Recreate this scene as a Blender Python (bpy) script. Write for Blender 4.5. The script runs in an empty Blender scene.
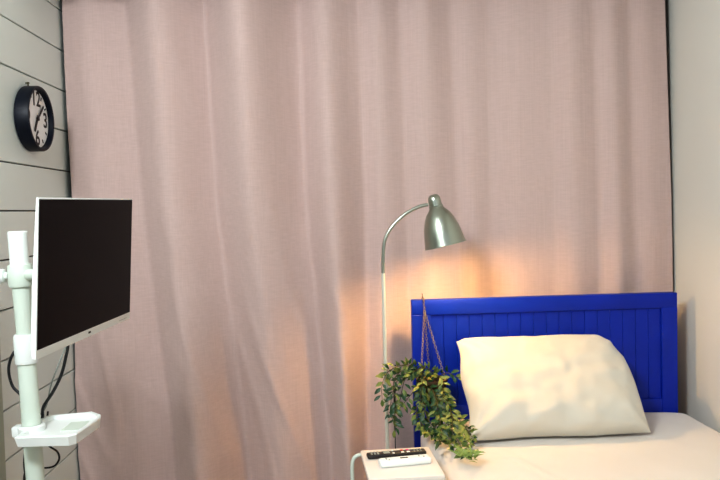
import bpy, bmesh, math, random
from mathutils import Vector, Matrix, noise
from math import sin, cos, pi, radians as rad
S = bpy.context.scene
col = S.collection
R = random.Random(7)

# ---------------------------------------------------------------- materials
def lin(h):
    if isinstance(h, str):
        h = [int(h[i:i+2], 16)/255 for i in (0, 2, 4)]
    else:
        h = [c/255 for c in h]
    return tuple(c/12.92 if c <= .04045 else ((c+.055)/1.055)**2.4 for c in h) + (1,)

def mat(name, c, rough=.5, metal=0, spec=.5, bump=None, var=None, emit=None, strength=1, coat=0, sheen=0):
    """bump=(scale, strength, distance); var=(scale, other colour, factor)"""
    m = bpy.data.materials.new(name); m.use_nodes = True
    N = m.node_tree.nodes; L = m.node_tree.links; b = N['Principled BSDF']
    b.inputs['Base Color'].default_value = lin(c)
    b.inputs['Roughness'].default_value = rough
    b.inputs['Metallic'].default_value = metal
    b.inputs['Specular IOR Level'].default_value = spec
    b.inputs['Coat Weight'].default_value = coat
    b.inputs['Sheen Weight'].default_value = sheen
    tc = N.new('ShaderNodeTexCoord')
    if var:
        n = N.new('ShaderNodeTexNoise'); n.inputs['Scale'].default_value = var[0]; n.inputs['Detail'].default_value = 3
        r = N.new('ShaderNodeMix'); r.data_type = 'RGBA'
        mr = N.new('ShaderNodeMapRange'); mr.inputs[1].default_value = .35; mr.inputs[2].default_value = .65
        mr.inputs[4].default_value = var[2]
        L.new(tc.outputs['Object'], n.inputs['Vector']); L.new(n.outputs['Fac'], mr.inputs[0]); L.new(mr.outputs[0], r.inputs[0])
        r.inputs[6].default_value = lin(c); r.inputs[7].default_value = lin(var[1])
        L.new(r.outputs[2], b.inputs['Base Color'])
    if bump:
        n = N.new('ShaderNodeTexNoise'); n.inputs['Scale'].default_value = bump[0]; n.inputs['Detail'].default_value = 4
        bp = N.new('ShaderNodeBump'); bp.inputs['Strength'].default_value = bump[1]; bp.inputs['Distance'].default_value = bump[2]
        L.new(tc.outputs['Object'], n.inputs['Vector']); L.new(n.outputs['Fac'], bp.inputs['Height']); L.new(bp.outputs[0], b.inputs['Normal'])
    if emit:
        b.inputs['Emission Color'].default_value = lin(emit); b.inputs['Emission Strength'].default_value = strength
    return m

def linen(name, c, c2, sx=420, sz=260, rough=.9):
    """woven cloth: slubby threads both ways, slight colour variation, bump"""
    m = mat(name, c, rough, sheen=.25); N = m.node_tree.nodes; L = m.node_tree.links; b = N['Principled BSDF']
    tc = N['Texture Coordinate']
    hs = []
    for sc in ((sx, sx, 4), (30, 30, sz)):
        mp = N.new('ShaderNodeMapping'); mp.inputs['Scale'].default_value = sc
        n = N.new('ShaderNodeTexNoise'); n.inputs['Scale'].default_value = 1; n.inputs['Detail'].default_value = 2
        L.new(tc.outputs['Object'], mp.inputs['Vector']); L.new(mp.outputs[0], n.inputs['Vector']); hs.append(n)
    add = N.new('ShaderNodeMath'); add.operation = 'ADD'
    L.new(hs[0].outputs['Fac'], add.inputs[0]); L.new(hs[1].outputs['Fac'], add.inputs[1])
    mr = N.new('ShaderNodeMapRange'); mr.inputs[1].default_value = .7; mr.inputs[2].default_value = 1.3
    L.new(add.outputs[0], mr.inputs[0])
    big = N.new('ShaderNodeTexNoise'); big.inputs['Scale'].default_value = 2.2; big.inputs['Detail'].default_value = 5
    L.new(tc.outputs['Object'], big.inputs['Vector'])
    mx = N.new('ShaderNodeMix'); mx.data_type = 'RGBA'
    mx.inputs[6].default_value = lin(c); mx.inputs[7].default_value = lin(c2); L.new(mr.outputs[0], mx.inputs[0])
    L.new(mx.outputs[2], b.inputs['Base Color'])
    # crease network for crumpled linen
    wr = N.new('ShaderNodeTexNoise'); wr.inputs['Scale'].default_value = 5; wr.inputs['Detail'].default_value = 4
    wr.inputs['Distortion'].default_value = .6
    mp = N.new('ShaderNodeMapping'); mp.inputs['Scale'].default_value = (1.6, 1.6, .7)
    L.new(tc.outputs['Object'], mp.inputs['Vector']); L.new(mp.outputs[0], wr.inputs['Vector'])
    b1 = N.new('ShaderNodeBump'); b1.inputs['Strength'].default_value = .4; b1.inputs['Distance'].default_value = .012
    b2 = N.new('ShaderNodeBump'); b2.inputs['Strength'].default_value = .12; b2.inputs['Distance'].default_value = .0006
    L.new(wr.outputs['Fac'], b1.inputs['Height']); L.new(add.outputs[0], b2.inputs['Height'])
    L.new(b1.outputs[0], b2.inputs['Normal']); L.new(b2.outputs[0], b.inputs['Normal'])
    return m

M = dict(
    curtain=linen('pink_linen', 'CCB4AE', 'C2AAA3'),
    sheet=mat('cream_cotton', 'E4DDD4', .85, sheen=.2, bump=(260, .08, .001), var=(5, 'DED6CC', .5)),
    pillow=mat('pillow_cotton', 'D2CEC2', .8, sheen=.2, bump=(9, .12, .01), var=(4, 'CBC7BA', .5)),
    panel=mat('painted_panelling', 'E9F1EC', .45, bump=(30, .04, .001), var=(1.5, 'E0E8E2', .6)),
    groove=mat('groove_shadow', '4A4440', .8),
    wallr=mat('right_wall_paint', 'E2DFD6', .7, bump=(60, .03, .001), var=(1.2, 'DAD6CC', .6)),
    wallb=mat('back_wall_shade', '55504C', .8, var=(2, '4A4643', .6)),  # darkened colour stands in for the shadow behind the curtain edge
    floor=mat('floor_wood', '9A7E62', .45, var=(3, '86694E', .8)),
    ceil=mat('ceiling_paint', 'E6E4DE', .8, var=(2, 'DEDCD6', .5)),
    trim=mat('sage_trim', 'A9B3A2', .5, var=(6, 'A0AA99', .5)),
    blue=mat('blue_paint', (2, 40, 162), .45, spec=.3, bump=(40, .05, .001), var=(9, (0, 36, 146), .6)),
    blued=mat('blue_groove', (2, 24, 110), .5, var=(9, (2, 20, 100), .6)),
    nickel=mat('brushed_nickel', 'AEB4A8', .28, metal=1, bump=(120, .05, .0005)),
    polem=mat('satin_pole_metal', 'E2E3D6', .4, metal=.5, bump=(120, .04, .0005)),
    lampin=mat('shade_inside', 'F2EEE4', .5, var=(8, 'EAE6DA', .4)),
    bulb=mat('warm_bulb', 'FFD9A0', .4, emit='FFC070', strength=12),
    white=mat('white_plastic', 'F2F8F4', .35, var=(6, 'EAF0EC', .5)),
    whitem=mat('white_enamel', 'DAE6D9', .4, var=(7, 'D0DCCE', .6)),
    offw=mat('white_tabletop', 'EFE6DC', .35, var=(6, 'E8DFD4', .5)),
    tubew=mat('mint_white_tube', 'D3DCD0', .35, var=(7, 'CBD5C9', .5)),
    grey=mat('grey_plastic', '9AA39D', .5, var=(8, '8E9791', .5)),
    screen=mat('dark_screen', '060509', .3, spec=.05, var=(3, '0E0B10', .6)),
    black=mat('black_plastic', '141114', .4, var=(12, '1B171A', .5)),
    navy=mat('navy_case', '070C18', .45, spec=.25, var=(12, '101828', .5)),
    ink=mat('dark_print', '1B1518', .5, var=(12, '221B1E', .5)),
    face=mat('clock_face_white', 'FFFFFF', .5, var=(8, 'F8F8F8', .5)),
    rubber=mat('black_rubber', '15181B', .5, var=(12, '1C2023', .5)),
    chain=mat('bronze_chain', '8A7C70', .45, metal=.4, var=(30, '5E5248', .6)),
    pot=mat('brown_pot', '5A4028', .8, bump=(60, .3, .003), var=(20, '3F2C1A', .8)),
    soil=mat('dark_soil', '2A2018', .9, bump=(80, .4, .004), var=(40, '1B140E', .8)),
    stem=mat('brown_stem', '4E4A2A', .7, var=(30, '3A3820', .8)),
    leafd=mat('leaf_dark_green', '2A5230', .45, var=(25, '17381F', .9)),
    leafy=mat('leaf_yellow_green', '7F8A44', .5, var=(25, '44602C', .9)),
    leafs=mat('leaf_bright_green', '93A860', .5, var=(25, '5C8238', .9)),
    pink=mat('pink_button', 'D9468C', .5, var=(12, 'C93C80', .5)),
    red=mat('red_button', 'C43A3A', .5, var=(12, 'B43030', .5)),
)

# ---------------------------------------------------------------- helpers
def obj(name, bm, m, parent=None, smooth=True, sharp=35):
    me = bpy.data.meshes.new(name)
    bm.normal_update(); bm.to_mesh(me); bm.free()
    for x in (m if isinstance(m, (list, tuple)) else [m]):
        me.materials.append(x)
    o = bpy.data.objects.new(name, me); col.objects.link(o)
    if parent: o.parent = parent
    if smooth:
        me.polygons.foreach_set('use_smooth', [True]*len(me.polygons))
        me.set_sharp_from_angle(angle=rad(sharp))
    return o

def tag(o, label, cat, group=None):
    o['label'] = label; o['category'] = cat
    if group: o['group'] = group
    return o

def thing(name, label, cat, loc=(0, 0, 0), rot=None):
    o = bpy.data.objects.new(name, None); col.objects.link(o); o.location = loc
    o.empty_display_size = .05
    if rot is not None: o.rotation_euler = rot
    return tag(o, label, cat)

def struct(name, bm, m, **k):
    o = obj(name, bm, m, **k); o['kind'] = 'structure'; return o

def box(bm, a, b, bev=0, seg=2, mi=0):
    r = bmesh.ops.create_cube(bm, size=1)
    vs = r['verts']
    for v in vs:
        v.co = Vector([a[i] if v.co[i] < 0 else b[i] for i in range(3)])
    fs = set(f for v in vs for f in v.link_faces)
    for f in fs: f.material_index = mi
    if bev:
        es = list(set(e for f in fs for e in f.edges))
        bmesh.ops.bevel(bm, geom=es, offset=bev, segments=seg, affect='EDGES', profile=.5)
    return bm

def lathe(bm, prof, n=40, close=True, Mx=None, mi=0):
    """prof: list of (r, z)"""
    Mx = Mx or Matrix()
    rings = []
    for r, z in prof:
        if r < 1e-6: rings.append([bm.verts.new(Mx @ Vector((0, 0, z)))])
        else: rings.append([bm.verts.new(Mx @ Vector((r*cos(2*pi*i/n), r*sin(2*pi*i/n), z))) for i in range(n)])
    for a, b in zip(rings, rings[1:]):
        for i in range(n):
            j = (i+1) % n
            if len(a) == 1 and len(b) == 1: continue
            if len(a) == 1: f = bm.faces.new((a[0], b[j], b[i]))
            elif len(b) == 1: f = bm.faces.new((a[i], a[j], b[0]))
            else: f = bm.faces.new((a[i], a[j], b[j], b[i]))
            f.material_index = mi
    return bm

def spline(pts, sub=8):
    P = [Vector(p) for p in pts]; out = []
    for i in range(len(P)-1):
        p0 = P[max(i-1, 0)]; p1 = P[i]; p2 = P[i+1]; p3 = P[min(i+2, len(P)-1)]
        for k in range(sub):
            t = k/sub
            out.append(.5*((2*p1)+(p2-p0)*t+(2*p0-5*p1+4*p2-p3)*t*t+(3*p1-p0-3*p2+p3)*t**3))
    out.append(P[-1]); return out

def tube(bm, pts, r, n=10, cap=True, r2=None):
    P = [Vector(p) for p in pts]; rings = []
    d0 = (P[1]-P[0]).normalized()
    up = Vector((0, 0, 1)) if abs(d0.z) < .9 else Vector((1, 0, 0))
    u = d0.cross(up).normalized()
    for i, p in enumerate(P):
        d = (P[min(i+1, len(P)-1)]-P[max(i-1, 0)]).normalized()
        u = (u-d*u.dot(d)).normalized(); v = d.cross(u)
        rr = r if r2 is None else r+(r2-r)*i/(len(P)-1)
        rings.append([bm.verts.new(p+u*rr*cos(2*pi*k/n)+v*rr*sin(2*pi*k/n)) for k in range(n)])
    for a, b in zip(rings, rings[1:]):
        for i in range(n):
            bm.faces.new((a[i], a[(i+1) % n], b[(i+1) % n], b[i]))
    if cap:
        bm.faces.new(rings[0][::-1]); bm.faces.new(rings[-1])
    return bm

def nb(): return bmesh.new()

def smoothstep(a, b, x):
    t = min(1, max(0, (x-a)/(b-a))); return t*t*(3-2*t)

def interp(tab, x):
    if x <= tab[0][0]: return tab[0][1]
    for (a, va), (b, vb) in zip(tab, tab[1:]):
        if x <= b: return va+(vb-va)*(x-a)/(b-a)
    return tab[-1][1]

# ---------------------------------------------------------------- room
LX, RX, BY, FY, CZ = -.97, 1.252, 2.74, -1.3, 2.5
struct('floor', box(nb(), (LX-.1, FY, -.05), (RX+.1, BY+.1, 0)), M['floor'], smooth=False)
struct('ceiling', box(nb(), (LX-.1, FY, CZ), (RX+.1, BY+.1, CZ+.05)), M['ceil'], smooth=False)
struct('wall_back', box(nb(), (LX-.1, BY, 0), (RX+.1, BY+.1, CZ)), M['wallb'], smooth=False)
struct('wall_right', box(nb(), (RX, FY, 0), (RX+.1, BY, CZ)), M['wallr'], smooth=False)
# left wall: horizontal boards with open grooves, one course double height up to the clock
bm = nb()
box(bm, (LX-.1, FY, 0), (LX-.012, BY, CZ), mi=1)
pitch = .1447; g = .0024
zs = [1.3485+pitch*k for k in range(-9, 8)]
zs = [0]+[z for z in zs if 0 < z < CZ]+[CZ]
for i, (z0, z1) in enumerate(zip(zs, zs[1:])):
    box(bm, (LX-.013, FY, z0+g), (LX, BY, z1-g), bev=.0012, seg=1)
    if abs(z1-(1.3485+2*pitch)) < .001:
        box(bm, (LX-.0125, FY, z1-.01), (LX-.0002, 2.34, z1+.01))
struct('wall_left', bm, [M['panel'], M['groove']], smooth=False)
struct('trim_1', box(nb(), (LX, 1.90, 0), (LX+.014, 2.062, 1.115), bev=.006), M['trim'])

struct('added_shade_pelmet', box(nb(), (LX, 2.36, 2.12), (RX, 2.385, CZ), bev=.002), M['ceil'], smooth=False)  # pelmet above the view, added to shade the top of the curtain

# ---------------------------------------------------------------- curtain
# crease positions (x in metres) at heights z = 2.1, 1.35, 0.45 ; depth of fold after each
CR = [  # x_top, x_mid, x_low, depth
    (-.957, -.952, -.966, .045),
    (-.72, -.685, -.60, .125),
    (-.44, -.42, -.34, .125),
    (-.11, -.10, -.03, .085),
    (.105, .115, .10, .048),
    (.26, .27, .27, .032),
    (.44, .46, .46, .017),
    (.585, .575, .57, .020),
    (.80, .80, .80, .018),
    (.95, .97, .97, .028),
    (1.09, 1.10, 1.11, .018),
    (1.222, 1.240, 1.246, .0)]
def crx(c, z):
    return interp([(0.0, c[2]), (.45, c[2]), (1.35, c[1]), (2.1, c[0]), (2.5, c[0])], z)
def curtain_d(x, z):
    xs = [crx(c, z) for c in CR]
    d = 0
    for i in range(len(CR)-1):
        if xs[i] <= x <= xs[i+1] or (i == 0 and x < xs[0]) or (i == len(CR)-2 and x > xs[-1]):
            u = min(1, max(0, (x-xs[i])/(xs[i+1]-xs[i])))
            h = smoothstep(-.12, .42, u)*(1-smoothstep(.40, 1.06, u))*1.25
            d = CR[i][3]*h*(.8+.25*sin(z*1.7+i*2.1))
            break
    d += .010*sin(x*8.5+.5*sin(z*1.3))+.008*noise.noise(Vector((x*3.1, z*.6, 1.7)))
    # soft crumples, stronger lower down
    k = (.3+.8*smoothstep(1.5, .6, z))*(1-.75*smoothstep(-.05, .3, x))
    d += k*.0070*noise.noise(Vector((x*9+z*1.8, z*1.6, 5)))
    n1 = noise.noise(Vector((x*6+z*1.9, z*1.1+x*.6, 9)))
    d += k*.0085*max(0, 1-abs(n1)*6)**1.5                 # long soft pulled wrinkles
    n2 = noise.noise(Vector((x*12+z*4.0, z*2.6-x*1.5, 21)))
    d += k*.0032*max(0, 1-abs(n2)*5)**1.5
    for xs_, w_, a_ in ((-.112+.01*sin(z*2), .004, .0035), (.083, .003, .003), (.128-.02*z, .003, .002), (.565-.01*z, .003, .003), (.93, .004, .002), (-.27+.06*(1-z), .003, .0025), (-.80, .003, .002)):
        d += a_*math.exp(-((x-xs_)/w_)**2)           # stitched and pressed lines
    return d
bm = nb()
nx, nz = 560, 190
x0, x1, z0, z1 = -.925, 1.214, .03, 2.44
rows = []
for j in range(nz+1):
    z = z0+(z1-z0)*j/nz
    xa = crx(CR[0], z)+.003*sin(z*6); xb = crx(CR[-1], z)
    raw = []
    for i in range(nx+1):
        x = xa+(xb-xa)*i/nx
        raw.append(curtain_d(x, z))
    sm = [sum(raw[max(0, min(nx, i+k))] for k in range(-3, 4))/7 for i in range(nx+1)]
    rows.append([bm.verts.new((xa+(xb-xa)*i/nx, 2.642-.035*smoothstep(.2, .9, xa+(xb-xa)*i/nx)-sm[i], z)) for i in range(nx+1)])
for a, b in zip(rows, rows[1:]):
    for i in range(nx):
        bm.faces.new((a[i], a[i+1], b[i+1], b[i]))
cu = obj('curtain', bm, M['curtain'], sharp=180)
sl = cu.modifiers.new('thickness', 'SOLIDIFY'); sl.thickness = .0018; sl.offset = -1
tag(cu, 'dusty pink linen curtain hanging in long folds across the whole back wall', 'curtain')
tube_bm = tube(nb(), [(x0-.03, 2.600, 2.455), (RX-.004, 2.600, 2.455)], .011, 16)
rod = obj('curtain_rod', tube_bm, M['white']); tag(rod, 'white curtain rod along the top of the pink curtain', 'curtain rod')

# ---------------------------------------------------------------- wall clock
cl = thing('wall_clock', 'round black wall clock with white face and large black numerals on the panelled wall', 'clock')
RC = .1030; DEP = .045
bm = nb()
lathe(bm, [(0, 0), (RC-.004, 0), (RC, .004), (RC, DEP-.004), (RC-.002, DEP), (RC-.008, DEP), (RC-.0105, DEP-.003), (RC-.0115, .027), (0, .027)], 72)
obj('case', bm, M['navy'], cl)
fc = obj('face', lathe(nb(), [(0, .0285), (RC-.0122, .0285)], 64), M['face'], cl)
def text_mesh(name, s, size, m, parent, loc, off=.0):
    cv = bpy.data.curves.new(name, 'FONT'); cv.body = s; cv.size = size
    cv.align_x = 'CENTER'; cv.align_y = 'CENTER'; cv.extrude = .0003; cv.offset = off
    t = bpy.data.objects.new(name, cv); col.objects.link(t)
    me = bpy.data.meshes.new_from_object(t.evaluated_get(bpy.context.evaluated_depsgraph_get()))
    bpy.data.objects.remove(t); me.materials.clear(); me.materials.append(m)
    o = bpy.data.objects.new(name, me); col.objects.link(o); o.parent = parent; o.location = loc
    return o
for s, a in (('12', 90), ('3', 0), ('6', -90), ('9', 180)):
    r_ = .066 if s in '39' else .062
    text_mesh('numeral', s, .068, M['ink'], cl, (r_*cos(rad(a)), r_*sin(rad(a)), .0292), .0010)
for k in range(12):
    if k % 3 == 0: continue
    a = rad(90-30*k)
    bm = box(nb(), (.072, -.003, .0288), (.084, .003, .0296))
    bm.transform(Matrix.Rotation(a, 4, 'Z')); obj('hour_mark', bm, M['ink'], cl, smooth=False)
def hand(name, ang, ln, w, z):
    bm = box(nb(), (-.012, -w, z), (ln, w, z+.001)); bm.transform(Matrix.Rotation(rad(90-ang), 4, 'Z'))
    obj(name, bm, M['ink'], cl, smooth=False)
hand('hour_hand', 210, .048, .005, .031); hand('minute_hand', 46, .066, .0038, .0325)
obj('hub', lathe(nb(), [(0, .036), (.006, .036), (.006, .03)], 20), M['ink'], cl)
bm = tube(nb(), [(0, RC-.002, .006), (0, RC+.014, .006)], .0025, 8); tube(bm, [(0, RC+.011, -.002), (0, RC+.011, .010)], .0025, 8)
obj('hanging_hook', bm, M['stem'], cl)
cl.matrix_world = Matrix(((0, 0, 1, LX+.0015), (1, 0, 0, 2.338), (0, 1, 0, 1.640), (0, 0, 0, 1)))

# ---------------------------------------------------------------- monitor on its stand
mo = thing('monitor', 'flat white-framed monitor with a dark switched-off screen, held on the white stand', 'monitor')
W, Hh = .512, .323
bm = box(nb(), (-W/2, -Hh/2, -.005), (W/2, Hh/2, 0), bev=.0015)
obj('frame', bm, M['white'], mo)
obj('screen', box(nb(), (-W/2+.003, -Hh/2+.019, -.002), (W/2-.003, Hh/2-.003, .0008)), M['screen'], mo, smooth=False)
bm = nb()   # back housing: thin at the top, swelling towards the bottom
sec = [(-Hh/2+.002, -.0045), (-Hh/2+.002, -.012), (-Hh/2+.02, -.017), (-.02, -.016), (.03, -.013), (Hh/2-.02, -.006), (Hh/2-.006, -.0045)]
ends = []
for xx, k in ((-W/2+.001, .55), (-W/2+.012, 1), (-W/2+.12, 1.9), (W/2-.12, 1.9), (W/2-.012, 1), (W/2-.001, .55)):
    ends.append([bm.verts.new((xx, y, -.0045+(z+.0045)*k)) for y, z in sec])
for a, b in zip(ends, ends[1:]):
    for i in range(len(sec)-1): bm.faces.new((a[i], a[i+1], b[i+1], b[i]))
bm.faces.new(ends[0][::-1]); bm.faces.new(ends[-1])
bmesh.ops.recalc_face_normals(bm, faces=bm.faces)
obj('back_cover', bm, M['white'], mo)
obj('emblem', box(nb(), (-.009, -Hh/2+.0075, -.001), (.004, -Hh/2+.0125, .0006), bev=.0005, seg=1), M['ink'], mo, smooth=False)
bm = nb()
for k in range(6):
    box(bm, (W/2-.075+.0085*k, -Hh/2+.006, -.001), (W/2-.069+.0085*k, -Hh/2+.0072, .0005))
obj('button_marks', bm, M['grey'], mo, smooth=False)
bm = nb(); box(bm, (-.055, -.055, -.046), (.055, .055, -.020), bev=.004)
obj('mounting_plate', bm, M['whitem'], mo)
NT, FT, FB, NB_ = [Vector(v) for v in ((-.579, 1.44, 1.362), (-.542, 1.95, 1.366), (-.559, 1.95, 1.046), (-.604, 1.44, 1.038))]
c = (NT+FT+FB+NB_)/4+Vector((0, 0, .002))
ux = ((FT+FB)-(NT+NB_)).normalized(); uy = ((NT+FT)-(NB_+FB)).normalized(); uz = ux.cross(uy).normalized(); uy = uz.cross(ux)
MW = Matrix((ux, uy, uz)).transposed().to_4x4(); MW.translation = c
mo.matrix_world = MW

PX, PY = -.755, 1.82
TX = -.777   # pole axis at tray height
st = thing('monitor_stand', 'white floor-standing pole holding the monitor and the small tray beside the panelled wall', 'stand', (PX, PY, 0), (0, rad(-1.6), 0))
bm = lathe(nb(), [(0, 0), (.15, 0), (.155, .006), (.15, .016), (.03, .022), (0, .022)], 48)
bm.transform(Matrix.Diagonal((.95, 1.1, 1, 1))); obj('base', bm, M['whitem'], st)
bm = lathe(nb(), [(.0215, .02), (.0225, 1.0)], 28); obj('lower_pole', bm, M['whitem'], st)
bm = lathe(nb(), [(0, .962), (.0265, .962), (.0275, .965), (.0275, 1.028), (.0255, 1.035), (0, 1.035)], 28)
obj('pole_sleeve', bm, M['white'], st)
bm = lathe(nb(), [(.0185, .99), (.0225, 1.175)], 28); obj('middle_pole', bm, M['whitem'], st)
bm = lathe(nb(), [(.0225, 1.2), (.0232, 1.290), (.0210, 1.293), (.0205, 1.26), (0, 1.26)], 28); obj('pole_top', bm, M['white'], st)
bm = lathe(nb(), [(.02, 1.153), (.0275, 1.155), (.0295, 1.16), (.0295, 1.205), (.0275, 1.21), (.02, 1.212)], 32)
obj('clamp_ring', bm, M['whitem'], st)
bm = nb(); Mr = Matrix.Translation((-.028, -.006, 1.184)) @ Matrix.Rotation(rad(-90), 4, 'Y')
lathe(bm, [(0, 0), (.009, 0), (.009, .006), (.017, .008), (.018, .012), (.018, .022), (.015, .026), (0, .026)], 20, Mx=Mr)
obj('clamp_knob', bm, M['grey' if 0 else 'white'], st)
# arm from clamp to mounting plate
mp_w = MW @ Vector((0, 0, -.047)); e = Vector((mp_w.x-PX+.033, mp_w.y-PY, mp_w.z))
bm = tube(nb(), spline([(.022, -.01, 1.184), (.07, -.05, 1.186), (e.x-.03, e.y, 1.2), (e.x, e.y, e.z)], 6), .014, 12)
obj('arm', bm, M['whitem'], st)

# tray (fixed to the pole: a part of the stand)
def prism(bm, outline, za, zb, mi=0):
    a = [bm.verts.new((x, y, za)) for x, y in outline]; b = [bm.verts.new((x, y, zb)) for x, y in outline]
    n = len(a)
    bm.faces.new(a[::-1]); bm.faces.new(b)
    for i in range(n): bm.faces.new((a[i], a[(i+1) % n], b[(i+1) % n], b[i]))
    for f in bm.faces: f.material_index = mi
    return bm
out = [(-.794, 1.737), (-.650, 1.722), (-.636, 1.735), (-.622, 1.872), (-.630, 1.90), (-.665, 1.936), (-.782, 1.925), (-.795, 1.91)]
out = [(x-TX+(.010 if x < -.7 else 0), y-PY) for x, y in out]
cx = sum(p[0] for p in out)/len(out); cy = sum(p[1] for p in out)/len(out)
def inset(k): return [(cx+(x-cx)*k, cy+(y-cy)*k) for x, y in out]
bm = nb(); zt = .800
r0 = [bm.verts.new((x, y, zt-.026)) for x, y in inset(.95)]
r1 = [bm.verts.new((x, y, zt-.003)) for x, y in inset(1)]
r2 = [bm.verts.new((x, y, zt)) for x, y in inset(.975)]
r3 = [bm.verts.new((x, y, zt)) for x, y in inset(.87)]
r4 = [bm.verts.new((x, y, zt-.010)) for x, y in inset(.83)]
n = len(out)
for a, b in ((r0, r1), (r1, r2), (r2, r3), (r3, r4)):
    for i in range(n): bm.faces.new((a[i], a[(i+1) % n], b[(i+1) % n], b[i]))
bm.faces.new(r0[::-1]); bm.faces.new(r4)
tr = obj('tray', bm, M['white'], st, sharp=25)
bm = box(nb(), (cx-.005, cy-.045, zt-.0105), (cx+.042, cy+.03, zt-.0085), bev=.002, seg=1)
obj('recess_plate', bm, M['whitem'], tr)
bm = lathe(nb(), [(.0236, zt-.04), (.030, zt-.04), (.032, zt-.03), (.032, zt+.002), (.029, zt+.006), (.0236, zt+.006)], 28)
box(bm, (-.046, -.012, zt-.022), (-.026, .02, zt+.004), bev=.003)
obj('tray_bracket', bm, M['white'], tr)

# ---------------------------------------------------------------- cables
def cable(name, pts, r, label):
    o = obj(name, tube(nb(), spline(pts, 8), r, 8), M['grey'] if 'grey cable' in label else M['rubber'])
    tag(o, label, 'cable'); return o
cable('power_cable', [(-.775, 1.80, 1.0), (-.818, 1.86, .995), (-.838, 1.86, .97), (-.846, 1.86, .935), (-.838, 1.86, .895), (-.812, 1.855, .862), (-.80, 1.85, .78), (-.812, 1.85, .70), (-.812, 1.86, .60), (-.84, 1.9, .3), (-.86, 1.95, .004)], .0036, 'black cable bowing out to the left behind the white monitor pole')
cable('display_cable', [(-.625, 1.80, 1.10), (-.690, 1.87, 1.02), (-.712, 1.9, .971), (-.728, 1.9, .915), (-.752, 1.9, .868), (-.779, 1.9, .828), (-.786, 1.905, .794), (-.828, 1.945, .74), (-.836, 1.95, .4), (-.84, 1.98, .004)], .0042, 'thick black cable drooping from beneath the monitor down to the tray')
cable('signal_cable', [(-.640, 1.85, 1.08), (-.715, 1.93, 1.0), (-.738, 1.93, .951), (-.766, 1.93, .886), (-.788, 1.94, .82), (-.815, 1.945, .78), (-.832, 1.965, .70), (-.84, 2.0, .4), (-.85, 2.03, .004)], .002, 'thin grey cable hanging beside the thick black one under the monitor')
cable('looped_cable', [(-.792, 1.96, .80), (-.785, 1.92, .735), (-.768, 1.9, .724), (-.748, 1.9, .708), (-.744, 1.9, .688), (-.758, 1.9, .670), (-.785, 1.9, .666), (-.82, 1.9, .67), (-.85, 1.93, .6), (-.86, 2.05, .3), (-.87, 2.06, .004)], .0026, 'thin black cable curled in a loop below the white tray')

# ---------------------------------------------------------------- bed frame with headboard
BX0, BX1 = .254, 1.180
HY0, HY1 = 2.452, 2.486
bf = thing('bed_frame', 'single bed frame with a blue painted panelled headboard against the pink curtain', 'bed', (.725, 2.47, 0))
def loc(b):  # shift a world-space bmesh to be local to the bed frame
    b.transform(Matrix.Translation((-.725, -2.47, 0))); return b
bm = nb()
box(bm, (BX0, HY0, 0), (.319, HY1, .9585), bev=.001, seg=1); box(bm, (1.125, HY0, 0), (BX1, HY1, .9585), bev=.001, seg=1)
box(bm, (BX0, HY0, .958), (BX1, HY1, 1.010), bev=.002, seg=2)
box(bm, (.3185, HY0+.0005, .42), (1.1255, HY1, .640), bev=.003)
hb = obj('headboard_frame', loc(bm), M['blue'], bf)
bm = nb(); nbd = 18; w = (1.125-.319)/nbd
box(bm, (.316, HY0+.019, .63), (1.144, HY1-.004, .965), mi=1)
for k in range(nbd):
    box(bm, (.319+w*k+.0005, HY0+.009, .632), (.319+w*(k+1)-.0005, HY0+.024, .962), bev=.0006, seg=1)
obj('headboard_panel', loc(bm), [M['blue'], M['blued']], bf)
for s in (BX0+.004, BX1-.028):
    obj('side_rail', loc(box(nb(), (s, .46, .24), (s+.024, HY0+.002, .36), bev=.003)), M['blue'], bf)
bm = nb(); box(bm, (BX0, .43, .10), (BX1, .462, .42), bev=.003); obj('footboard', loc(bm), M['blue'], bf)
for s in (BX0+.002, BX1-.052):
    obj('leg', loc(box(nb(), (s, .425, 0), (s+.05, .47, .12), bev=.003)), M['blue'], bf)
obj('slatted_base', loc(box(nb(), (BX0+.026, .462, .30), (BX1-.026, HY0, .33))), M['offw'], bf, smooth=False)

# mattress under fitted sheet
MX0, MX1, MY0, MY1, MZ0, MZ1 = .274, 1.225, .475, 2.448, .331, .603
bm = nb()
NXm, NYm = 90, 150
def mtop(u, v):
    x = MX0+(MX1-MX0)*u; y = MY0+(MY1-MY0)*v
    ex = min(x-MX0, MX1-x); ey = min(y-MY0, MY1-y); rr = .05
    def drop(e, r):
        return 0 if e > r else (r-math.sqrt(max(0, r*r-(r-e)**2)))
    z = MZ1-drop(ex, rr)*.8-drop(ey, .035)*.8
    z -= .012*(abs(u-.5)*2)**4
    z += .0035*noise.noise(Vector((x*4, y*3, 0)))+.0022*noise.noise(Vector((x*12+y*5, y*7-x*4, 3)))
    z += .003*max(0, 1-abs((x-.50)*1.0+(y-2.02)*.35)/.012)*smoothstep(1.7, 1.9, y)*smoothstep(2.15, 2.0, y)
    return Vector((x, y, z))
import itertools
def warp(t, k=.10):  # denser sampling near the edges
    return t
us = [0, .004, .01, .02, .032]+[.045+(.91)*i/80 for i in range(81)]+[.968, .98, .99, .996, 1]
vs_ = [0, .003, .008, .016]+[.025+.955*i/140 for i in range(141)]+[.988, .994, .998, 1]
rows = [[bm.verts.new(mtop(u, v)) for u in us] for v in vs_]
for a, b in zip(rows, rows[1:]):
    for i in range(len(us)-1): bm.faces.new((a[i], a[i+1], b[i+1], b[i]))
rim = [rows[0][i] for i in range(len(us))]+[rows[j][-1] for j in range(1, len(vs_))]+[rows[-1][i] for i in range(len(us)-2, -1, -1)]+[rows[j][0] for j in range(len(vs_)-2, 0, -1)]
low = [bm.verts.new((v.co.x, v.co.y, MZ0)) for v in rim]
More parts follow.
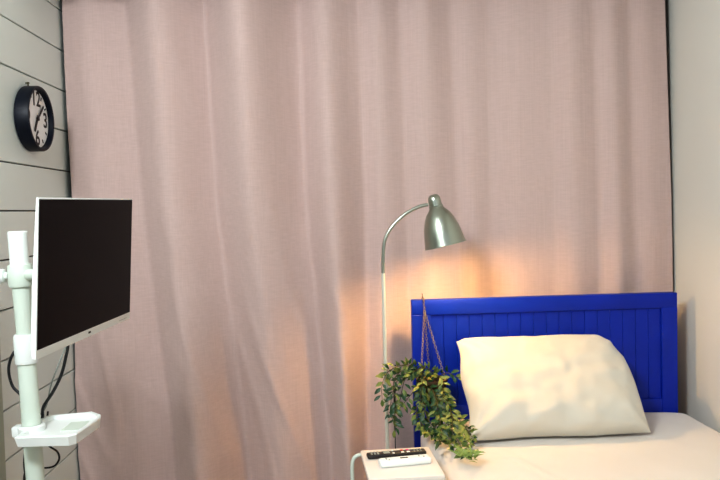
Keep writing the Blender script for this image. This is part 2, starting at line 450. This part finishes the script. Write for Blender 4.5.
for i in range(len(rim)):
    j = (i+1) % len(rim); bm.faces.new((rim[j], rim[i], low[i], low[j]))
bm.faces.new(low)
bmesh.ops.recalc_face_normals(bm, faces=bm.faces)
mt = obj('mattress', bm, M['sheet'], sharp=60)
tag(mt, 'mattress under a smooth cream fitted sheet in front of the blue headboard', 'mattress')

# pillow leaning on the headboard
TL, TR, BL, BR = [Vector(v) for v in ((.398, 2.415, .880), (.945, 2.420, .872), (.386, 2.158, .612), (.957, 2.165, .612))]
nrm = (TR-TL).cross(BL-TL).normalized()
if nrm.y > 0: nrm = -nrm
def pil(s, t, side):
    # s: 0..1 left-right, t: 0..1 top-bottom
    a, b = 2*s-1, 2*t-1
    # pinch outline between corners
    s2 = .5+.5*a*(1-.035*(1-b*b)); t2 = .5+.5*b*(1-.025*(1-a*a))
    # soft, rounded top-right corner; slightly rounded top-left
    kx = smoothstep(.72, 1.0, s)*smoothstep(.5, 0, t)
    s2 += .036*smoothstep(.6, 1, s)*smoothstep(.05, .3, t)*smoothstep(.95, .4, t)-.030*smoothstep(.9, 1, s)*smoothstep(.75, .0, t); s2 -= .05*smoothstep(.8, 1, s)*smoothstep(.10, 0, t)
    t2 += .05*smoothstep(.88, 1, s)*smoothstep(.3, 0, t)+.03*smoothstep(.06, 0, s)*smoothstep(.3, 0, t)
    s2 += (1-s)**6*(.014*sin(t*9+1)-.012*smoothstep(.25, .0, t)); t2 += t**6*.010*sin(s*11+.6)+(1-t)**6*.008*sin(s*7)
    p = TL*(1-s2)*(1-t2)+TR*s2*(1-t2)+BL*(1-s2)*t2+BR*s2*t2
    e = max(0, (1-a**4))**.5*max(0, (1-b**4))**.5
    e *= (1+.12*b)
    th = .074 if side > 0 else .045
    p = p+nrm*side*th*e
    # wrinkles fanning from the corners and edges
    w = 0
    for (cs, ct, ph, am, fr) in ((0, 1, .3, .0045, 9), (0, 0, 1.1, .005, 11), (1, 1, 2.0, .0035, 8), (1, 0, .7, .003, 9)):
        dx, dy = s-cs, (t-ct)*.7; r = math.hypot(dx, dy)+1e-4
        an = math.atan2(dy, dx)
        w += am*sin(an*fr+ph+2*noise.noise(Vector((s*3, t*3, ph))))*smoothstep(.02, .10, r)*smoothstep(.42, .10, r)
    w += .009*noise.noise(Vector((s*5+t*2, t*7, 2)))+.004*noise.noise(Vector((s*14, t*6+s*5, 7)))
    w += .008*(1-2*abs(noise.noise(Vector((s*4+t*1.5, t*3-s*1.5, 11)))))*smoothstep(.3, .8, t)
    p = p+nrm*side*w*min(1, e*1.6)
    return p
bm = nb(); ns, nt = 84, 64
def warped(i, n): t = i/n; return .5-.5*cos(pi*t)*(1-.25*(1-abs(cos(pi*t))))
G = {}
for side in (1, -1):
    for i in range(ns+1):
        for j in range(nt+1):
            edge = i in (0, ns) or j in (0, nt)
            if side == -1 and edge: G[side, i, j] = G[1, i, j]; continue
            p = pil(warped(i, ns), warped(j, nt), side)
            p.y = min(p.y, HY0-.002)
            if side == -1 or edge: p.z = max(p.z, .612)
            p.z = max(p.z, .609)
            G[side, i, j] = bm.verts.new(p)
for side in (1, -1):
    for i in range(ns):
        for j in range(nt):
            f = [G[side, i, j], G[side, i, j+1], G[side, i+1, j+1], G[side, i+1, j]]
            if side == -1: f = f[::-1]
            try: bm.faces.new(f)
            except ValueError: pass
bmesh.ops.recalc_face_normals(bm, faces=bm.faces)
pl = obj('pillow', bm, M['pillow'], sharp=180)
tag(pl, 'plump cream pillow leaning against the blue headboard', 'pillow')

# ---------------------------------------------------------------- reading lamp
LPX, LPY = .149, 2.30
la = thing('floor_lamp', 'brushed metal floor lamp with arched neck and lit bell shade above the headboard', 'lamp', (LPX, LPY, 0))
obj('base', lathe(nb(), [(0, 0), (.098, 0), (.1, .004), (.098, .016), (.09, .020), (.012, .024), (.010, .05), (0, .05)], 48), M['nickel'], la)
obj('pole', tube(nb(), [(0, 0, .03), (0, 0, 1.12)], .0062, 16), M['polem'], la)
arc = [(0, 0, 1.115), (.0012, 0, 1.17), (.008, 0, 1.225), (.032, 0, 1.268), (.074, 0, 1.307), (.120, 0, 1.330), (.150, 0, 1.336)]
obj('neck', tube(nb(), spline(arc, 8), .0056, 14), M['nickel'], la)
tilt = rad(-12.5)
Ms = Matrix.Translation((.166, 0, 1.368)) @ Matrix.Rotation(tilt, 4, 'Y') @ Matrix.Rotation(rad(-2), 4, 'X')
prof_out = [(0, 0), (.010, -.001), (.016, -.005), (.0195, -.012), (.0205, -.020), (.0205, -.036), (.023, -.037), (.023, -.042), (.0225, -.043), (.027, -.050), (.038, -.062), (.047, -.080), (.056, -.105), (.0610, -.130), (.0643, -.152), (.0660, -.162), (.0668, -.166)]
obj('lamp_shade', lathe(nb(), prof_out+[(.064, -.1665)], 56, Mx=Ms), M['nickel'], la)
sh_in = [(r-.0015, z) for r, z in prof_out[9:]]
rim = nb(); torus_pts = [Ms @ Vector((.0668*cos(a), .0668*sin(a), -.1665)) for a in [2*pi*i/48 for i in range(49)]]
obj('shade_rim', tube(rim, torus_pts, .0016, 8, cap=False), M['nickel'], la)
inn = obj('shade_lining', lathe(nb(), [(0, -.048)]+sh_in+[(.0645, -.1663)], 56, Mx=Ms), M['lampin'], la)
bprof = [(0, -.050), (.012, -.050), (.013, -.068), (.020, -.082), (.0235, -.098), (.020, -.114), (.010, -.121), (0, -.123)]
bulb = obj('bulb', lathe(nb(), bprof, 28, Mx=Ms), M['bulb'], la)
obj('cord', tube(nb(), spline([(.028, .012, .72), (.027, .010, .60), (.026, .008, .3), (.03, .02, .06), (.02, .08, .012), (-.02, .16, .004)], 6), .0018, 6), M['rubber'], la)
obj('switch', tube(nb(), [(.028, .012, .69), (.0285, .012, .74)], .004, 10), M['rubber'], la)
# light of the bulb, hung just below it inside the shade mouth
ld = bpy.data.lights.new('bulb_light', 'POINT'); ld.energy = 8.5; ld.color = lin('FFCC84')[:3]; ld.shadow_soft_size = .02
lo = bpy.data.objects.new('bulb_light', ld); col.objects.link(lo)
lo.location = Vector((LPX, LPY, 0))+Ms @ Vector((0, 0, -.142))

# ---------------------------------------------------------------- side table
tb = thing('side_table', 'small white side table with a bent tubular leg frame, beside the bed', 'table', (.159, 1.918, 0), (0, 0, rad(3.5)))
obj('tabletop', box(nb(), (-.0985, -.113, .626), (.0985, .113, .640), bev=.003), M['offw'], tb)
for y in (.098, -.098):
    if y > 0: pts = spline([(-.099, y, .632), (-.110, y, .630), (-.120, y, .620), (-.124, y, .600), (-.124, y, .55)], 6)+[Vector((-.124, y, .30)), Vector((-.124, y, .03))]
    else: pts = [Vector((-.07, y+.01, .627)), Vector((-.075, y+.01, .45))]+spline([(-.08, y+.01, .40), (-.12, y, .30), (-.123, y, .15), (-.124, y, .03)], 5)
    pts += spline([(-.123, y, .02), (-.118, y, .009), (-.11, y, .0075), (.07, y, .0075)], 5)
    obj('leg', tube(nb(), pts, .0055, 12), M['tubew'], tb)
obj('floor_bar', tube(nb(), [(.07, -.098, .0075), (.07, .098, .0075)], .0055, 12), M['tubew'], tb)

# remotes
def remote(name, c, ang, L, Wd, Tk, m, label, btn):
    t = thing(name, label, 'remote control', c, (0, 0, ang))
    obj('body', box(nb(), (-L/2, -Wd/2, 0), (L/2, Wd/2, Tk), bev=min(Tk*.42, .006), seg=3), m, t)
    for (x, y, w, h, mm) in btn:
        obj('button', box(nb(), (x-w/2, y-h/2, Tk-.001), (x+w/2, y+h/2, Tk+.0016), bev=.0006, seg=1), mm, t, smooth=False)
btn = [(-.070+.009*k, dy, .005, .005, M['grey']) for k in range(3) for dy in (-.008, 0, .008)]
btn += [(-.028, 0, .018, .018, M['grey']), (-.010, .010, .006, .005, M['white']), (-.010, -.010, .006, .005, M['white'])]
btn += [(.016, .008, .008, .007, M['red']), (.016, -.008, .008, .007, M['white']), (.032, .008, .008, .007, M['pink']), (.032, -.008, .009, .006, M['white'])]
btn += [(.050+.009*k, dy, .004, .004, M['grey']) for k in range(3) for dy in (-.008, 0, .008)]
remote('remote_control', (.152, 1.966, .6405), rad(7), .166, .030, .012, M['black'], 'slim black remote control with coloured buttons, behind the white one on the side table', btn)
btn = [(-.050, .004, .004, .010, M['grey']), (-.044, -.006, .004, .004, M['grey']), (-.002, 0, .022, .005, M['ink']), (.040, .004, .004, .008, M['grey']), (.052, -.004, .005, .005, M['grey'])]
remote('remote_control', (.169, 1.900, .6405), rad(9.5), .140, .038, .017, M['white'], 'white remote control lying in front of the black one on the side table', btn)

# ---------------------------------------------------------------- hanging plant
pp = thing('hanging_plant', 'leafy trailing plant in a small brown pot hung by chains from the blue headboard', 'plant', (.308, 2.372, .66))
PO = Vector(pp.location)
Mp = Matrix.Translation(-PO+Vector((.308, 2.372, 0)))
bm = lathe(nb(), [(0, .672), (.030, .672), (.036, .678), (.050, .745), (.053, .750), (.053, .757), (.049, .757), (.047, .745), (0, .745)], 32, Mx=Mp)
obj('pot', bm, M['pot'], pp); obj('soil', lathe(nb(), [(0, .7485), (.0475, .747)], 24, Mx=Mp), M['soil'], pp)
def torus(bm, Mx, Ra, Rb, ra, n=10, k=5):
    rr = []
    for i in range(n):
        a = 2*pi*i/n; cc = Vector((Ra*cos(a), Rb*sin(a), 0)); out_ = Vector((cos(a), sin(a), 0))
        rr.append([bm.verts.new(Mx @ (cc+out_*ra*cos(2*pi*j/k)+Vector((0, 0, ra*sin(2*pi*j/k))))) for j in range(k)])
    for i in range(n):
        for j in range(k):
            bm.faces.new((rr[i][j], rr[(i+1) % n][j], rr[(i+1) % n][(j+1) % k], rr[i][(j+1) % k]))
def chain(a, b):
    a, b = Vector(a)-PO, Vector(b)-PO; d = b-a; L = d.length; n = int(L/.0088); bm = nb()
    q = d.to_track_quat('X', 'Z')
    for i in range(n):
        Mx = Matrix.Translation(a+d*(i+.5)/n) @ q.to_matrix().to_4x4() @ Matrix.Rotation(pi/2*(i % 2)+.4, 4, 'X')
        torus(bm, Mx, .0058, .0034, .0010)
    obj('chain', bm, M['chain'], pp)
J = (.2965, 2.444, .975)
chain((.2945, 2.445, 1.018), J)
chain(J, (.268, 2.345, .757)); chain(J, (.350, 2.352, .757)); chain(J, (.306, 2.424, .757))
hk = spline([(.2945, 2.448, 1.006), (.2945, 2.449, 1.016), (.2945, 2.462, 1.0195), (.2945, 2.480, 1.018), (.2945, 2.4895, 1.008), (.2945, 2.490, .992)], 5)
bm = tube(nb(), [p-PO for p in hk], .0018, 8); tube(bm, [Vector((.2945, 2.449, 1.012))-PO, Vector((.290, 2.447, 1.034))-PO], .0015, 6)
obj('hook', bm, M['chain'], pp)

def leaf(bm, base, d, nrm_, L, Wd, mi, narrow=False):
    d = d.normalized(); s = d.cross(nrm_).normalized(); n = s.cross(d)
    st_ = [(0, 0, 0), (.22, .62, .03), (.48, 1, .05), (.76, .66, .0), (1, 0, -.10)] if not narrow else [(0, 0, 0), (.2, .7, .02), (.45, 1, .03), (.75, .55, 0), (1, 0, -.05)]
    cen = [bm.verts.new(base+d*L*t+n*L*z) for t, _, z in st_]
    for sg in (-1, 1):
        e = [bm.verts.new(base+d*L*t+n*(L*z+Wd*.22*w_)+s*sg*Wd*.5*w_) for t, w_, z in st_[1:-1]]
        f = [(cen[0], cen[1], e[0]), (cen[1], cen[2], e[1], e[0]), (cen[2], cen[3], e[2], e[1]), (cen[3], cen[4], e[2])]
        for q in f:
            fc_ = bm.faces.new(q if sg > 0 else q[::-1]); fc_.material_index = mi
V = {
 'A': [(.296, 2.38, .757), (.25, 2.35, .799), (.198, 2.32, .814), (.157, 2.3, .8), (.135, 2.27, .766), (.134, 2.27, .721)],
 'A2': [(.286, 2.37, .75), (.24, 2.33, .81), (.19, 2.28, .822), (.15, 2.26, .806)],
 'B': [(.286, 2.38, .751), (.231, 2.33, .788), (.189, 2.3, .773), (.167, 2.28, .73), (.159, 2.28, .675), (.167, 2.28, .65)],
 'C': [(.303, 2.38, .764), (.257, 2.33, .797), (.215, 2.3, .779), (.201, 2.3, .74), (.190, 2.3, .688)],
 'D': [(.292, 2.38, .744), (.253, 2.33, .737), (.227, 2.31, .717), (.193, 2.3, .681)],
 'E': [(.309, 2.38, .75), (.289, 2.33, .694), (.273, 2.32, .66), (.258, 2.27, .636), (.263, 2.2, .63)],
 'F': [(.319, 2.38, .75), (.329, 2.32, .692), (.326, 2.3, .654), (.300, 2.24, .634), (.275, 2.14, .630)],
 'G': [(.323, 2.38, .756), (.356, 2.35, .779), (.388, 2.33, .766)],
 'H': [(.308, 2.37, .75), (.342, 2.33, .69), (.365, 2.28, .665), (.380, 2.20, .650), (.392, 2.10, .636)],
 'I': [(.300, 2.37, .75), (.325, 2.3, .664), (.341, 2.22, .636), (.350, 2.10, .626), (.348, 1.975, .624)],
 'J': [(.285, 2.38, .75), (.252, 2.33, .69), (.248, 2.28, .655), (.275, 2.2, .632), (.308, 2.11, .625)],
 'K': [(.323, 2.38, .75), (.298, 2.34, .793), (.263, 2.32, .805), (.228, 2.3, .791)],
 'N': [(.29, 2.37, .755), (.275, 2.31, .775), (.262, 2.29, .745), (.258, 2.28, .70)],
 'O': [(.32, 2.37, .755), (.328, 2.32, .775), (.335, 2.30, .745), (.33, 2.29, .715)],
 'P': [(.285, 2.36, .75), (.300, 2.30, .735), (.310, 2.27, .69), (.300, 2.25, .655)],
 'Q': [(.300, 2.37, .75), (.270, 2.30, .72), (.268, 2.28, .685), (.28, 2.24, .65), (.30, 2.19, .635)],
 'T': [(.315, 2.36, .75), (.345, 2.29, .70), (.352, 2.24, .665), (.338, 2.16, .640), (.318, 2.07, .632)],
 'W': [(.315, 2.36, .75), (.335, 2.30, .70), (.360, 2.24, .655), (.375, 2.17, .634), (.372, 2.08, .624)],
 'X': [(.305, 2.36, .75), (.315, 2.29, .69), (.312, 2.22, .648), (.300, 2.12, .628), (.285, 2.06, .650)],
 'U': [(.286, 2.38, .751), (.222, 2.33, .800), (.180, 2.29, .785), (.172, 2.275, .745), (.178, 2.27, .70), (.172, 2.27, .66), (.170, 2.27, .62)],
}
for key, pts in V.items():
    P = [p-PO for p in spline(pts, 8)]
    vn = obj('vine', tube(nb(), P, .0016, 6, r2=.0009), M['stem'], pp)
    acc = 0; step = .0075; k = 0; bm = nb(); nl = 0
    warm = {'A': .55, 'A2': .6, 'B': .4, 'C': .45, 'D': .35, 'E': .25, 'F': .25, 'G': .2, 'H': .85, 'I': .8, 'J': .7, 'K': .75, 'L': .4, 'M': .2, 'N': .6, 'O': .6, 'P': .15, 'Q': .15, 'T': .45, 'U': .3, 'W': .8, 'X': .7}[key]
    for i in range(1, len(P)):
        seg = P[i]-P[i-1]; acc += seg.length; d = seg.normalized()
        while acc > step:
            acc -= step; k += 1
            if i < 4 and R.random() < .5: continue
            if key in ('A', 'A2', 'B', 'C', 'D', 'U', 'F', 'E', 'J', 'Q') and R.random() < .25: continue
            base = P[i]
            side = d.cross(Vector((0, -1, 0)))
            if side.length < .1: side = Vector((1, 0, 0))
            side.normalize()
            sg = 1 if k % 2 else -1
            dr = side*sg*(.7+.5*R.random())+d*(.3+.6*R.random())+Vector((R.uniform(-.35, .35), R.uniform(-.7, .15), R.uniform(-.55, .25)))
            nr = Vector((R.uniform(-.5, .5), -1+R.uniform(-.2, .6), .6+R.uniform(-.4, .5)))
            ln = R.uniform(.021, .034)*(.75 if i > len(P)-4 else 1)
            tip = base+dr.normalized()*ln+PO
            if tip.x > BX0 and tip.z < .615: dr.z += 1.2
            if tip.y > 2.44 and tip.x > .25: dr.y = -abs(dr.y)
            leaf(bm, base+dr.normalized()*.003, dr, nr, ln, ln*R.uniform(.36, .48), 1 if R.random() < warm*.8 else 0); nl += 1
    d = (P[-1]-P[-2]).normalized()
    if key == 'I':   # slim pointed leaves spraying out at the tip lying on the bed
        for q in range(40):
            a = R.uniform(0, 2*pi); el = R.uniform(.05, .75)
            dr = Vector((cos(a), sin(a)*.8, el))
            b0 = P[-1]+Vector((R.uniform(-.022, .022), R.uniform(-.03, .03), R.uniform(-.002, .012)))
            leaf(bm, b0, dr, Vector((R.uniform(-.3, .3), -.5, 1)), R.uniform(.028, .042), .0062, 2, True)
    else:
        leaf(bm, P[-1], d+Vector((0, 0, .2)), Vector((0, -1, .5)), .028, .013, 1)
    lv = obj('leaves', bm, [M['leafd'], M['leafy'], M['leafs']], vn, sharp=180)

# ---------------------------------------------------------------- lights
def area(name, loc, target, size, e, c, sy=None):
    l = bpy.data.lights.new(name, 'AREA'); l.energy = e; l.color = lin(c)[:3]; l.size = size
    if sy: l.shape = 'RECTANGLE'; l.size_y = sy
    o = bpy.data.objects.new(name, l); col.objects.link(o); o.location = loc
    o.rotation_euler = (Vector(target)-Vector(loc)).to_track_quat('-Z', 'Y').to_euler(); return o
area('ceiling_light', (-.75, .30, 2.30), (.2, 2.2, .9), .35, 34, 'F4FAFF')
area('added_fill_light', (1.0, -1.1, 1.7), (-.9, 2.0, 1.5), .9, 6, 'EAF6FF')  # added fill behind the camera to brighten the left wall, no window modelled
w_ = bpy.data.worlds.new('world'); S.world = w_; w_.use_nodes = True
w_.node_tree.nodes['Background'].inputs[0].default_value = lin('E8F0F4'); w_.node_tree.nodes['Background'].inputs[1].default_value = .28

# ---------------------------------------------------------------- camera
cd = bpy.data.cameras.new('camera'); cam = bpy.data.objects.new('camera', cd); col.objects.link(cam)
cd.sensor_width = 36; cd.lens = 36.0; cd.clip_start = .02
Xr = Vector((0.99907, 0.026975, -0.033641)); Yr = Vector((-0.034675, 0.038836, -0.998644)); Zr = Vector((-0.025632, 0.998881, 0.039735))
Mc = Matrix((Xr, Yr, Zr)).to_4x4(); Mc.translation = (0, 0, 1.32)
cam.matrix_world = Mc
S.camera = cam
S.view_settings.view_transform = 'Standard'
try:
    S.view_settings.look = 'Medium High Contrast'
except TypeError:
    S.view_settings.look = 'None'
